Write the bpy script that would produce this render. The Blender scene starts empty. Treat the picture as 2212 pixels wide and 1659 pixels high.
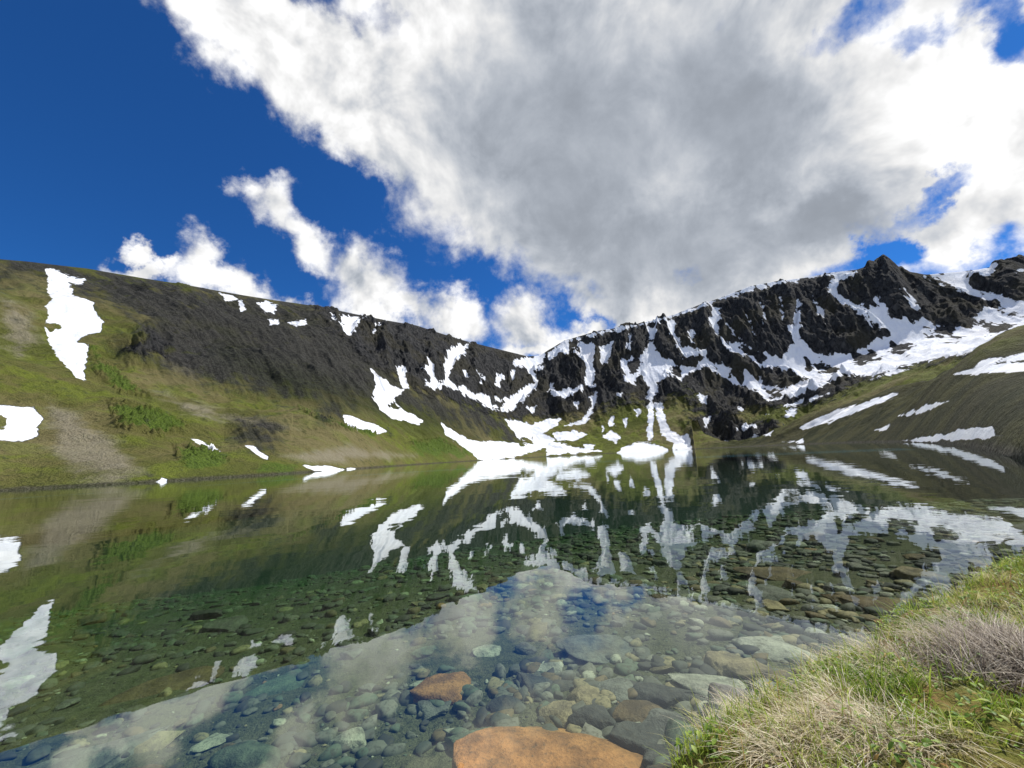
import bpy, math, numpy as np, random
from mathutils import Vector, Matrix
rng = np.random.default_rng(7); random.seed(7)
S = bpy.context.scene
S.view_settings.view_transform = 'Standard'
S.view_settings.look = 'None'
S.view_settings.exposure = 0
CAMH = 1.1
F = 870.0; PITCH = math.radians(10.3); ROLL = math.radians(3.0)

# ---------- bearings of image pixels, used to place things: returns azimuth / elevation in degrees
def bearing(px, py):
    x = px-1106.0; y = 829.5-py
    u = x*math.cos(ROLL)+y*math.sin(ROLL); v = -x*math.sin(ROLL)+y*math.cos(ROLL)
    fw = F*math.cos(PITCH)-v*math.sin(PITCH); up = F*math.sin(PITCH)+v*math.cos(PITCH)
    return math.degrees(math.atan2(u, fw)), math.degrees(math.atan2(up, math.hypot(u, fw)))
def on_level(px, py, z=0.0):
    a, e = bearing(px, py); d = (CAMH-z)/math.tan(math.radians(-e))
    return d*math.sin(math.radians(a)), d*math.cos(math.radians(a))

# ---------- camera
cd = bpy.data.cameras.new("camera"); cam = bpy.data.objects.new("camera", cd)
S.collection.objects.link(cam); S.camera = cam
cam.matrix_world = Matrix.Translation((0, 0, CAMH)) @ Matrix.Rotation(math.pi/2+PITCH, 4, 'X') @ Matrix.Rotation(-ROLL, 4, 'Z')
cd.sensor_width = 36; cd.lens = 36*F/2212; cd.clip_start = 0.05; cd.clip_end = 20000

# ---------- numpy noise
def _h(ix, iy, seed):
    h = (ix.astype(np.int64)*374761393+iy.astype(np.int64)*668265263+seed*1442695041) & 0xffffffff
    h = ((h ^ (h >> 13))*1274126177) & 0xffffffff
    h = h ^ (h >> 16)
    return h
def perlin(x, y, seed=0):
    x0 = np.floor(x); y0 = np.floor(y); fx = x-x0; fy = y-y0
    ux = fx*fx*fx*(fx*(fx*6-15)+10); uy = fy*fy*fy*(fy*(fy*6-15)+10)
    def g(ix, iy, dx, dy):
        a = _h(ix, iy, seed)/4294967296.0*2*np.pi
        return np.cos(a)*dx+np.sin(a)*dy
    a = g(x0, y0, fx, fy); b = g(x0+1, y0, fx-1, fy); c = g(x0, y0+1, fx, fy-1); d = g(x0+1, y0+1, fx-1, fy-1)
    return ((a*(1-ux)+b*ux)*(1-uy)+(c*(1-ux)+d*ux)*uy)*1.4
def fbm(x, y, o=4, seed=0, gain=0.5):
    r = 0; a = 1
    for i in range(o):
        r = r+a*perlin(x, y, seed+i*17); x = x*2.03+5.1; y = y*2.03+3.7; a *= gain
    return r
def ridged(x, y, o=4, seed=0):
    r = 0; a = 1
    for i in range(o):
        r = r+a*(0.5-np.abs(perlin(x, y, seed+i*13))*1.3); x = x*2.1+1.7; y = y*2.1+9.2; a *= 0.5
    return r
def smooth(x, a, b):
    t = np.clip((x-a)/(b-a), 0, 1); return t*t*(3-2*t)
def gauss(arr, sig):
    n = int(sig*3)+1; k = np.exp(-0.5*(np.arange(-n, n+1)/sig)**2); k /= k.sum()
    return np.convolve(np.pad(arr, n, mode='edge'), k, mode='valid')

def poly_sdf(X, Y, poly):
    P = np.array(poly, float); Q = np.roll(P, -1, axis=0)
    d2 = np.full(X.shape, 1e9); ins = np.zeros(X.shape, bool)
    for (ax, ay), (bx, by) in zip(P, Q):
        ex, ey = bx-ax, by-ay; L = ex*ex+ey*ey+1e-12
        t = np.clip(((X-ax)*ex+(Y-ay)*ey)/L, 0, 1)
        d2 = np.minimum(d2, (X-ax-t*ex)**2+(Y-ay-t*ey)**2)
        c = ((ay > Y) != (by > Y))
        if abs(ey) > 1e-12:
            ins ^= c & (X < ex*(Y-ay)/ey+ax)
    return np.where(ins, 1, -1)*np.sqrt(d2)

# ---------- helpers
def finish(ob, kind=None, label=None, category=None, group=None):
    if ob.name not in S.collection.objects: S.collection.objects.link(ob)
    if kind: ob["kind"] = kind
    if label: ob["label"] = label
    if category: ob["category"] = category
    if group: ob["group"] = group
    return ob
def grid_mesh(name, X, Y, Z, attrs, closed=False):
    nr, nc = X.shape
    me = bpy.data.meshes.new(name)
    co = np.stack([X, Y, Z], -1).reshape(-1, 3).astype(np.float32)
    i = np.arange(nr-1)[:, None]; j = np.arange(nc if closed else nc-1)[None, :]; jn = (j+1) % nc
    f = np.stack([i*nc+j, (i+1)*nc+j, (i+1)*nc+jn, i*nc+jn], -1).reshape(-1, 4)[:, ::-1]
    me.vertices.add(len(co)); me.vertices.foreach_set("co", co.ravel())
    me.loops.add(f.size); me.loops.foreach_set("vertex_index", f.ravel().astype(np.int32))
    me.polygons.add(len(f)); me.polygons.foreach_set("loop_start", (np.arange(len(f))*4).astype(np.int32))
    me.polygons.foreach_set("use_smooth", np.ones(len(f), bool))
    me.update(calc_edges=True)
    for k, v in attrs.items():
        a = me.attributes.new(k, 'FLOAT', 'POINT'); a.data.foreach_set("value", v.ravel().astype(np.float32))
    me.validate()
    return bpy.data.objects.new(name, me)
def soup(name, co, faces, n, attrs, sm=True):
    me = bpy.data.meshes.new(name); co = co.reshape(-1, 3).astype(np.float32); faces = faces.reshape(-1, n)
    me.vertices.add(len(co)); me.vertices.foreach_set("co", co.ravel())
    me.loops.add(faces.size); me.loops.foreach_set("vertex_index", faces.ravel().astype(np.int32))
    me.polygons.add(len(faces)); me.polygons.foreach_set("loop_start", (np.arange(len(faces))*n).astype(np.int32))
    me.polygons.foreach_set("use_smooth", np.full(len(faces), sm))
    me.update(calc_edges=True)
    for k, v in attrs.items():
        a = me.attributes.new(k, 'FLOAT', 'POINT'); a.data.foreach_set("value", v.ravel().astype(np.float32))
    return bpy.data.objects.new(name, me)

class NT:
    def __init__(s, tree): s.t = tree; tree.nodes.clear()
    def n(s, typ, **kw):
        nd = s.t.nodes.new(typ)
        for k, v in kw.items(): setattr(nd, k, v)
        return nd
    def set(s, sock, v):
        if v is None: return
        if isinstance(v, bpy.types.NodeSocket): s.t.links.new(v, sock)
        else: sock.default_value = v
    def m(s, op, a, b=None, c=None, clamp=False):
        nd = s.n('ShaderNodeMath', operation=op, use_clamp=clamp)
        s.set(nd.inputs[0], a); s.set(nd.inputs[1], b); s.set(nd.inputs[2], c); return nd.outputs[0]
    def v(s, op, a, b=None, sc=None):
        nd = s.n('ShaderNodeVectorMath', operation=op)
        s.set(nd.inputs[0], a); s.set(nd.inputs[1], b)
        if sc is not None: s.set(nd.inputs['Scale'], sc)
        return nd.outputs['Value'] if op in ('DOT_PRODUCT', 'LENGTH') else nd.outputs['Vector']
    def ss(s, x, a, b):
        nd = s.n('ShaderNodeMapRange', interpolation_type='SMOOTHSTEP')
        s.set(nd.inputs[0], x); nd.inputs[1].default_value = a; nd.inputs[2].default_value = b; return nd.outputs[0]
    def lin(s, x, a, b, c=0., d=1.):
        nd = s.n('ShaderNodeMapRange')
        s.set(nd.inputs[0], x); 
        for i, q in enumerate((a, b, c, d)): nd.inputs[i+1].default_value = q
        return nd.outputs[0]
    def mix(s, f, a, b, bt='MIX'):
        nd = s.n('ShaderNodeMix', data_type='RGBA', blend_type=bt)
        for sk, q in ((nd.inputs[0], f), (nd.inputs[6], a), (nd.inputs[7], b)):
            if isinstance(q, tuple): q = (*q[:3], 1)
            s.set(sk, q)
        return nd.outputs[2]
    def noise(s, vec, scale, det=4, rough=.5, dist=0., col=False):
        nd = s.n('ShaderNodeTexNoise'); s.set(nd.inputs['Vector'], vec)
        nd.inputs['Scale'].default_value = scale; nd.inputs['Detail'].default_value = det
        nd.inputs['Roughness'].default_value = rough; nd.inputs['Distortion'].default_value = dist
        return nd.outputs['Color' if col else 'Fac']
    def attr(s, name): return s.n('ShaderNodeAttribute', attribute_name=name).outputs['Fac']
    def comb(s, x, y, z):
        nd = s.n('ShaderNodeCombineXYZ'); s.set(nd.inputs[0], x); s.set(nd.inputs[1], y); s.set(nd.inputs[2], z); return nd.outputs[0]
    def sep(s, v):
        nd = s.n('ShaderNodeSeparateXYZ'); s.set(nd.inputs[0], v); return nd.outputs
    def bump(s, h, st, dist=1.):
        nd = s.n('ShaderNodeBump'); s.set(nd.inputs['Height'], h); nd.inputs['Strength'].default_value = st
        nd.inputs['Distance'].default_value = dist; return nd.outputs[0]
def material(name):
    m = bpy.data.materials.new(name); m.use_nodes = True; return m, NT(m.node_tree)
def principled(T, col, rough=.9, normal=None, spec=.2):
    p = T.n('ShaderNodeBsdfPrincipled'); T.set(p.inputs['Base Color'], (*col, 1) if isinstance(col, tuple) else col)
    T.set(p.inputs['Roughness'], rough); p.inputs['Specular IOR Level'].default_value = spec
    T.set(p.inputs['Normal'], normal)
    return p.outputs[0]
def out(T, sh): o = T.n('ShaderNodeOutputMaterial'); T.t.links.new(sh, o.inputs['Surface'])

# ================= SKY =================
SUN_AZ, SUN_EL = math.radians(66), math.radians(52)
sd = Vector((math.sin(SUN_AZ)*math.cos(SUN_EL), math.cos(SUN_AZ)*math.cos(SUN_EL), math.sin(SUN_EL)))
L = bpy.data.lights.new("sun", 'SUN'); L.energy = 5.0; L.angle = math.radians(.5); L.color = (1, .96, .89)
lo = bpy.data.objects.new("sun", L); S.collection.objects.link(lo); lo.rotation_euler = sd.to_track_quat('Z', 'Y').to_euler()
lo.location = sd*100

w = bpy.data.worlds.new("World"); S.world = w; w.use_nodes = True
T = NT(w.node_tree)
D = T.v('NORMALIZE', T.n('ShaderNodeTexCoord').outputs['Generated'])
x, y, z = T.sep(D)
az = T.m('MULTIPLY', T.m('ARCTAN2', x, y), 57.29578); el = T.m('MULTIPLY', T.m('ARCSINE', z), 57.29578)
warp = T.noise(D, 4.5, 7, .6, col=True)
P = T.v('ADD', T.comb(az, el, 0.0), T.v('SCALE', T.v('SUBTRACT', warp, (.5, .5, .5)), sc=17.0))
def blob(px, py, rx, ry, rot=0):
    a0, e0 = bearing(px, py); c, s_ = math.cos(math.radians(rot)), math.sin(math.radians(rot))
    a1, e1 = bearing(px+rx*c*.2, py+rx*s_*.2); a2, e2 = bearing(px-ry*s_*.2, py+ry*c*.2)
    M = np.array([[(a1-a0)*5, (a2-a0)*5], [(e1-e0)*5, (e2-e0)*5]]); I = np.linalg.inv(M)
    k = I@np.array([a0, e0])
    p = T.m('SUBTRACT', T.v('DOT_PRODUCT', P, (I[0, 0], I[0, 1], 0)), float(k[0]))
    q = T.m('SUBTRACT', T.v('DOT_PRODUCT', P, (I[1, 0], I[1, 1], 0)), float(k[1]))
    return T.m('SUBTRACT', 1.0, T.v('LENGTH', T.comb(p, q, 0.0)))
def smax(lst, k=.15):
    r = lst[0]
    for b in lst[1:]: r = T.m('SMOOTH_MAX', r, b, k)
    return r
big = [(560, 60, 330, 140, 35), (760, 190, 320, 160, 22), (1250, 250, 480, 400, 0), (1300, 460, 440, 210, 0), (1650, 330, 420, 320, -10),
       (1980, 250, 380, 250, -10), (2100, 450, 260, 90, -10), (1900, 20, 500, 200, 0), (1650, 550, 260, 90, -12), (1150, 20, 700, 150, 0),
       (1430, 630, 280, 62, -5), (2300, 300, 300, 280, 0)]
small = [(580, 440, 65, 75, 30), (665, 515, 140, 50, 35), (780, 590, 125, 80, 25), (860, 655, 85, 48, 20), (460, 605, 100, 50, 15), (580, 635, 105, 42, 10),
         (300, 590, 90, 22, 8), (985, 690, 85, 55, 15), (1150, 705, 95, 80, 10), (1290, 705, 130, 40, -15), (1130, 755, 120, 40, 0)]
holes = [(1850, 60, 170, 80, -40), (2000, 105, 120, 60, -30), (2190, 20, 150, 80, 20), (2040, 405, 150, 36, -35), (1900, 540, 110, 40, -20)]
FB = smax([blob(*b) for b in big], .25); FS = smax([blob(*b) for b in small], .15)
FH = smax([blob(*b) for b in holes], .1)
back = T.lin(T.m('ABSOLUTE', az), 62, 90, -1.0, .12)
fld = T.m('MAXIMUM', T.m('MAXIMUM', T.m('MULTIPLY', FB, 1.6), T.m('MULTIPLY', FS, .78)), back)
n1 = T.noise(D, 6.0, 8, .60, .25); n2 = T.noise(D, 20, 5, .58, .4)
n1o = T.noise(T.v('ADD', D, (sd*.035)[:]), 6.0, 5, .54, .2)
n1s = T.noise(D, 6.0, 5, .54, .2)
nlow = T.noise(D, 2.4, 2, .45)
det = T.m('ADD', T.m('MULTIPLY', T.m('SUBTRACT', n1, .5), 1.7), T.m('MULTIPLY', T.m('SUBTRACT', n2, .5), .42))
dens = T.m('ADD', T.m('SUBTRACT', T.m('MINIMUM', fld, .80), T.m('MULTIPLY', T.ss(FH, -.35, .8), .64)), det)
alpha = T.ss(dens, -.12, .48)
grey = [(1230, 330, 400, 400, 10), (1400, 520, 470, 170, 0), (1560, 250, 300, 320, 0), (1760, 490, 280, 100, -12)]
G = T.ss(smax([blob(*b) for b in grey], .35), -.35, .8)
relief = T.m('MULTIPLY', T.m('MULTIPLY', T.m('SUBTRACT', n1s, n1o), 2.8), T.m('SUBTRACT', 1.0, T.m('MULTIPLY', G, .78)))
B = T.m('SUBTRACT', T.m('ADD', 1.00, relief), T.m('MULTIPLY', G, .52))
B = T.m('SUBTRACT', B, T.m('MULTIPLY', T.ss(dens, .5, 1.2), .10))
B = T.m('ADD', B, T.m('MULTIPLY', T.m('SUBTRACT', nlow, .5), .24))
B = T.m('ADD', B, T.m('MULTIPLY', T.m('SUBTRACT', n2, .5), T.lin(G, 0, 1, .22, .02)))
B = T.m('MINIMUM', T.m('SMOOTH_MAX', B, .37, .12), 1.12)
ccol = T.mix(T.ss(B, .38, .92), (.86, .945, 1.08), (1.0, 1.0, 1.0))
ccol = T.v('SCALE', ccol, sc=B)
sky = T.n('ShaderNodeTexSky', sky_type='NISHITA'); sky.sun_disc = False; sky.sun_elevation = SUN_EL; sky.sun_rotation = SUN_AZ
sky.altitude = 1200; sky.dust_density = .3; sky.ozone_density = 2.0
skc = T.mix(1.0, sky.outputs[0], (.20, .68, 1.30), 'MULTIPLY')
b1 = T.n('ShaderNodeBackground'); T.set(b1.inputs[0], skc); b1.inputs[1].default_value = .085
b2 = T.n('ShaderNodeBackground'); T.set(b2.inputs[0], ccol); b2.inputs[1].default_value = .98
mx = T.n('ShaderNodeMixShader'); T.set(mx.inputs[0], alpha); T.t.links.new(b1.outputs[0], mx.inputs[1]); T.t.links.new(b2.outputs[0], mx.inputs[2])
o = T.n('ShaderNodeOutputWorld'); T.t.links.new(mx.outputs[0], o.inputs['Surface'])

# ================= MOUNTAINS =================
azc = np.concatenate([np.arange(-120, -60, 1.0), np.arange(-60, 60, .08), np.arange(60, 121, 1.0)])
NC = len(azc)
def tab(pts, sig, dsig=2):
    A = []; 
    for px, py, d in pts:
        a, e = bearing(px, py); A.append((a, e, d))
    A = np.array(sorted(A)); fine = np.arange(-120, 120, .08)
    e = gauss(np.interp(fine, A[:, 0], A[:, 1]), sig/.08); d = gauss(np.interp(fine, A[:, 0], A[:, 2]), max(sig, dsig)/.08)
    return np.interp(azc, fine, e), np.interp(azc, fine, d)
ridge = [(-200, 540, 340), (0, 560, 360), (60, 565, 365), (190, 580, 380), (400, 615, 410), (640, 655, 450), (700, 664, 465), (800, 685, 490), (900, 703, 520),
 (1000, 735, 560), (1080, 755, 600), (1140, 770, 630), (1165, 768, 635), (1220, 735, 640), (1290, 715, 645), (1380, 700, 650), (1460, 678, 660), (1550, 645, 670),
 (1620, 618, 680), (1680, 607, 690), (1740, 600, 695), (1800, 588, 700), (1850, 583, 700), (1866, 578, 700), (1880, 573, 700), (1892, 570, 700), (1902, 564, 700), (1915, 562, 700), (1930, 568, 700), (1940, 575, 700), (1950, 578, 703),
 (1962, 586, 705), (2000, 593, 720), (2060, 588, 740), (2110, 583, 750), (2150, 575, 760), (2165, 569, 760), (2185, 566, 760), (2212, 566, 760), (2400, 560, 760)]
e4, d4 = tab(ridge, .12)
shore = [(-200, 1050, 105), (0, 1050, 110), (300, 1040, 100), (640, 1025, 112), (800, 1012, 150), (1020, 995, 290), (1150, 985, 380), (1300, 980, 400), (1500, 972, 380),
 (1600, 970, 330), (1750, 967, 240), (1900, 967, 150), (2050, 970, 62), (2150, 980, 24), (2212, 990, 19), (2500, 1000, 16)]
_, d0 = tab(shore, .8)
crest = [(1400, 966, 395), (1550, 962, 380), (1650, 942, 360), (1730, 918, 330), (1850, 868, 290), (1940, 838, 260), (2060, 790, 220), (2150, 755, 195), (2212, 735, 180), (2500, 640, 160)]
ec, dc = tab(crest, .8)
base = [(1400, 880, 520), (1550, 850, 540), (1700, 810, 560), (1850, 775, 590), (2000, 735, 610), (2150, 705, 630), (2212, 690, 640), (2400, 650, 650)]
eb, db = tab(base, .8)
T_ = lambda e: np.tan(np.radians(e))
z4 = T_(e4)*d4+CAMH; zc = T_(ec)*dc+CAMH; zb = T_(eb)*db+CAMH
aA = bearing(1420, 960)[0]; aB = bearing(1600, 960)[0]
wr = smooth(azc, aA, aB)
aL, aM = bearing(950, 960)[0], bearing(1200, 960)[0]; wm = smooth(azc, aL, aM)
def fr(a, b): return a*(1-wm)+b*wm
d1 = (1-wr)*(d0+(d4-d0)*fr(.25, .22))+wr*dc; z1 = (1-wr)*z4*fr(.17, .09)+wr*zc
d2 = (1-wr)*(d0+(d4-d0)*fr(.5, .45))+wr*(dc+50); z2 = (1-wr)*z4*fr(.42, .30)+wr*(zc-3)
d3 = (1-wr)*(d0+(d4-d0)*fr(.76, .70))+wr*db; z3 = (1-wr)*z4*fr(.72, .58)+wr*zb
segs = [(d0-3, np.full(NC, -1.2)), (d0, np.zeros(NC)), (d1, z1), (d2, z2), (d3, z3), (d4, z4), (d4+30, z4-1), (d4+260, z4-70), (d4+2500, z4*0-60)]
cnt = [6, 150, 80, 130, 220, 10, 10, 4]
R = []; Z = []; seg = []
for k, c in enumerate(cnt):
    t = (np.arange(c)/c)[:, None]
    R.append(segs[k][0]*(1-t)+segs[k+1][0]*t); Z.append(segs[k][1]*(1-t)+segs[k+1][1]*t); seg += [k]*c
R.append(segs[-1][0][None]); Z.append(segs[-1][1][None]); seg.append(8)
R = np.concatenate(R); Z = np.concatenate(Z); seg = np.array(seg); NR = len(seg)
irid = sum(cnt[:5]); ifold = sum(cnt[:2])+40
ker = np.exp(-0.5*(np.arange(-24, 25)/10.0)**2); ker /= ker.sum()
Zp = np.pad(Z, ((24, 24), (0, 0)), mode='edge'); Rp = np.pad(R, ((24, 24), (0, 0)), mode='edge')
Zs = sum(ker[i]*Zp[i:i+NR] for i in range(49)); Rs = sum(ker[i]*Rp[i:i+NR] for i in range(49))
rows = np.arange(NR)
kw = (smooth(rows, 30, 70)*(1-smooth(rows, irid-30, irid-5)))[:, None]
Z = Z*(1-kw)+Zs*kw; R = R*(1-kw)+Rs*kw
AZ = np.broadcast_to(azc[None], R.shape)
front = np.broadcast_to((rows < ifold)[:, None], R.shape)

snow_back = [
 [(98,580),(125,583),(150,598),(182,602),(180,615),(150,612),(160,640),(200,652),(212,680),(224,700),(215,718),(190,722),(170,738),(194,748),(190,770),(180,800),(186,828),(165,815),(140,790),(120,760),(105,735),(95,710),(105,690),(95,660),(108,640),(102,610)],
 [(-60,870),(30,876),(75,878),(90,905),(80,925),(88,945),(60,953),(20,952),(-60,940)],
 [(410,946),(430,948),(477,975),(465,979),(435,966)], [(530,962),(545,964),(585,985),(578,994),(560,989)],
 [(655,1006),(690,1007),(770,1012),(740,1019),(680,1018)], [(335,1042),(350,1030),(365,1034),(364,1043)],
 [(741,896),(760,898),(800,910),(838,932),(815,938),(780,930),(748,917)],
 [(472,632),(500,637),(512,646),(490,650)], [(556,655),(575,649),(599,660),(592,680),(572,674)], [(515,648),(524,650),(532,670),(520,674)],
 [(578,688),(602,690),(600,702),(583,702)], [(620,696),(660,690),(664,699),(640,706)], [(712,674),(724,680),(724,694),(716,692)],
 [(733,680),(760,682),(790,686),(770,700),(762,722),(748,727),(738,705)], [(834,692),(816,712),(801,722),(813,702)],
 [(800,793),(815,810),(835,818),(845,830),(874,842),(868,852),(850,857),(854,870),(880,890),(917,908),(905,919),(880,912),(845,904),(820,885),(804,850),(812,825)],
 [(856,793),(877,793),(874,815),(888,840),(870,838),(860,815)],
 [(960,815),(958,790),(968,755),(990,740),(1012,744),(1007,765),(987,777),(977,800),(968,820),(985,830),(1010,842),(1045,854),(1075,862),(1108,855),(1140,827),(1168,825),(1160,842),(1130,865),(1115,887),(1080,890),(1050,880),(1020,862),(990,845),(960,833),(940,842)],
 [(925,776),(940,790),(943,812),(960,822),(940,845),(918,832),(930,815),(912,800)],
 [(1108,774),(1150,770),(1180,758),(1180,772),(1170,800),(1150,800),(1165,822),(1160,835),(1135,800),(1108,786)],
 [(1180,760),(1210,740),(1240,730),(1278,740),(1285,760),(1283,790),(1290,835),(1262,835),(1262,812),(1270,795),(1260,780),(1240,764),(1210,762),(1185,780)],
 [(1188,822),(1205,842),(1235,836),(1262,830),(1250,852),(1215,860),(1180,852)],
 [(1300,748),(1325,735),(1318,775),(1300,800),(1292,780)],
 [(1395,703),(1418,702),(1416,745),(1430,765),(1475,795),(1500,790),(1525,770),(1562,790),(1560,805),(1535,795),(1500,800),(1484,812),(1472,826),(1440,806),(1427,832),(1420,842),(1400,840),(1388,802),(1372,832),(1348,822),(1340,795),(1345,775),(1385,765),(1402,745)],
 [(1440,690),(1462,684),(1460,715),(1475,745),(1500,752),(1530,752),(1530,768),(1500,772),(1475,775),(1462,745),(1445,720)],
 [(1398,832),(1424,832),(1414,862),(1412,900),(1411,950),(1398,950),(1399,880)], [(1330,981),(1350,963),(1385,955),(1410,957),(1440,968),(1445,977),(1400,979)],
 [(1412,868),(1428,872),(1436,900),(1449,928),(1470,942),(1490,936),(1492,972),(1455,973),(1452,958),(1430,940),(1422,915)],
 [(1545,662),(1562,660),(1550,700),(1562,730),(1600,741),(1640,764),(1690,772),(1714,742),(1709,700),(1720,640),(1730,655),(1724,722),(1755,752),(1800,767),(1850,756),(1900,734),(1925,720),(1890,697),(1850,676),(1815,652),(1830,643),(1876,664),(1885,622),(1898,636),(1926,680),(1990,692),(2050,702),(2100,705),(2095,685),(2130,662),(2240,690),(2240,735),(2145,748),(2090,765),(2000,780),(1930,795),(1880,813),(1820,812),(1770,840),(1700,862),(1660,868),(1640,850),(1600,836),(1560,816),(1530,795),(1560,790),(1620,806),(1660,832),(1700,836),(1740,820),(1720,806),(1640,788),(1580,755),(1540,722),(1530,690)],
 [(1690,872),(1740,862),(1790,850),(1740,872),(1700,880)],
 [(1220,734),(1290,713),(1380,697),(1460,675),(1550,642),(1620,615),(1690,602),(1800,586),(1850,580),(1850,588),(1790,598),(1700,612),(1610,632),(1500,671),(1440,692),(1300,723),(1230,742)],
 [(2000,588),(2060,584),(2110,578),(2150,570),(2160,575),(2135,600),(2090,597),(2105,622),(2162,640),(2140,657),(2060,624),(2020,605)],
 [(2150,650),(2240,636),(2240,692),(2150,672)], [(2195,585),(2240,560),(2240,600)],
 [(1815,586),(1822,590),(1805,625),(1830,648),(1815,655),(1788,628),(1798,600)],
 [(1508,850),(1530,852),(1522,872),(1512,870)],
 [(953,913),(985,933),(1010,948),(1040,953),(1080,953),(1130,960),(1120,945),(1100,922),(1088,905),(1120,908),(1150,915),(1190,903),(1217,900),(1207,917),(1190,927),(1172,937),(1202,950),(1180,966),(1150,977),(1110,987),(1060,995),(1030,995),(1018,977),(990,957),(963,937)],
 [(1193,933),(1240,930),(1272,938),(1240,952),(1203,952)], [(1218,920),(1258,905),(1273,880),(1282,843),(1294,845),(1287,880),(1267,917)],
 [(1298,945),(1320,928),(1342,945),(1330,957)], [(1258,958),(1287,960),(1282,970),(1262,968)], [(1366,883),(1387,888),(1377,902)],
 [(1558,935),(1610,916),(1647,913),(1600,932)], [(1698,888),(1722,883),(1717,902),(1698,902)], [(1590,880),(1622,876),(1600,888)], [(1310,905),(1325,900),(1330,920),(1316,922)],
 [(1330,850),(1345,848),(1340,862)], [(1880,820),(1925,800),(1960,798),(1920,812)], [(1180,950),(1240,965),(1300,975),(1180,985)],
 [(1105,800),(1112,798),(1110,830),(1102,828)], [(1070,800),(1090,812),(1082,835),(1070,830)], [(1570,700),(1585,705),(1600,735),(1580,728)], [(1760,640),(1772,650),(1785,700),(1772,690)],
 [(1640,655),(1652,660),(1660,700),(1650,695)], [(1950,740),(1990,735),(1980,745)],
 [(1520,905),(1534,900),(1530,925),(1520,925)], [(1545,955),(1580,948),(1575,958)], [(1345,905),(1356,903),(1352,925)], [(1235,870),(1250,866),(1245,882)], [(1140,880),(1165,872),(1150,893)],
 [(1610,945),(1640,938),(1630,948)], [(1300,918),(1312,925),(1300,935)], [(1650,895),(1668,888),(1664,898)], [(1000,800),(1012,803),(1005,822)], [(1030,800),(1048,815),(1040,826)],
 [(1485,715),(1494,712),(1500,742),(1490,740)], [(1360,715),(1370,712),(1362,755),(1352,758)], [(1680,640),(1690,645),(1698,680),(1690,690)], [(1610,680),(1620,690),(1632,725),(1620,720)], [(1950,620),(1962,628),(1990,665),(1975,668)],
]
snow_front = [
 [(1953,952),(2020,940),(2085,925),(2145,919),(2152,935),(2177,940),(2120,949),(2050,951),(2000,954)],
 [(1723,926),(1760,904),(1850,873),(1942,846),(1942,854),(1860,887),(1790,912),(1735,930)],
 [(1943,898),(1990,879),(2048,866),(2000,887),(1960,899)],
 [(2058,808),(2110,797),(2125,782),(2160,770),(2240,755),(2240,772),(2150,785),(2240,782),(2240,800),(2120,808)],
 [(1888,929),(1922,918),(1917,931)], [(1690,955),(1740,948),(1735,957)], [(1640,940),(1670,930),(1665,942)],
]
ribs = [ # bare rock islands standing out of the snow sheets
 [(1600,745),(1630,750),(1660,775),(1630,778)], [(1740,775),(1790,790),(1800,800),(1750,795)], [(1845,770),(1880,762),(1900,772),(1860,785)], [(2000,705),(2050,712),(2070,730),(2020,725)],
 [(2120,700),(2180,702),(2200,715),(2140,715)], [(1455,790),(1475,800),(1468,812),(1455,805)], [(1360,785),(1378,780),(1380,800),(1366,805)], [(1230,740),(1250,738),(1248,752),(1232,752)],
 [(1580,800),(1610,812),(1600,825),(1580,815)], [(1060,862),(1090,868),(1080,880),(1060,875)], [(1120,950),(1150,945),(1150,958),(1125,960)], [(1930,740),(1960,745),(1950,760),(1930,758)], [(1660,845),(1690,848),(1680,858),(1660,856)],
 [(845,868),(860,880),(852,888),(840,876)], [(105,703),(130,700),(135,712),(112,714)], [(0,900),(14,903),(14,918),(0,920)]]
toang = lambda poly: [bearing(*p) for p in poly]
snow_back = [toang(p) for p in snow_back]; snow_front = [toang(p) for p in snow_front]; ribs = [toang(p) for p in ribs]
def painted(EL, polys, mask):
    res = np.full(EL.shape, -3.0)
    for p in polys:
        q = np.array(p); m = mask & (AZ > q[:, 0].min()-1.5) & (AZ < q[:, 0].max()+1.5) & (EL > q[:, 1].min()-1.5) & (EL < q[:, 1].max()+1.5)
        if m.any(): res[m] = np.maximum(res[m], poly_sdf(AZ[m], EL[m], p))
    return res
def elev(): return np.degrees(np.arctan2(Z-CAMH, R))
def soft(EL, polys, width, mask=None):
    m = np.ones(EL.shape, bool) if mask is None else mask
    return np.clip(.5+painted(EL, [toang(p) for p in polys], m)/width, 0, 1)
aright = bearing(1500, 960)[0]
backm = ~(front & (AZ > aright)); frontm = front & (AZ > aright)
EL = elev()
rockp = [[(660,600),(700,640),(800,670),(1000,715),(1140,750),(1220,715),(1340,690),(1550,625),(1700,586),(1850,560),(1912,543),(2240,540),(2240,740),(2000,782),(1880,818),(1730,885),(1600,900),(1500,900),(1450,870),(1300,905),(1200,910),(1100,905),(1000,870),(900,840),(800,780),(700,700)],
         [(1470,880),(1560,890),(1690,900),(1700,960),(1500,975),(1490,930)], [(270,745),(330,725),(370,745),(350,765),(290,765)]]
scree_shadep = [[(170,560),(640,640),(800,700),(900,840),(1000,870),(1090,900),(1120,955),(950,900),(800,870),(640,850),(430,815),(330,770),(270,745),(310,700),(230,640)],  # dark scree area, also carries the cloud shadow painted on the upper slope
          [(0,545),(170,570),(230,640),(215,660),(100,590),(0,600)], [(700,870),(740,875),(730,905),(700,900)],[(520,915),(600,925),(590,965),(530,940)]]
knobp = [[(1290,860),(1390,825),(1397,950),(1320,930),(1270,900)], [(1430,850),(1480,820),(1560,840),(1500,930),(1450,910)], [(1130,905),(1260,880),(1260,930),(1200,930)], [(1600,855),(1700,870),(1750,900),(1600,930)]]
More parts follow.
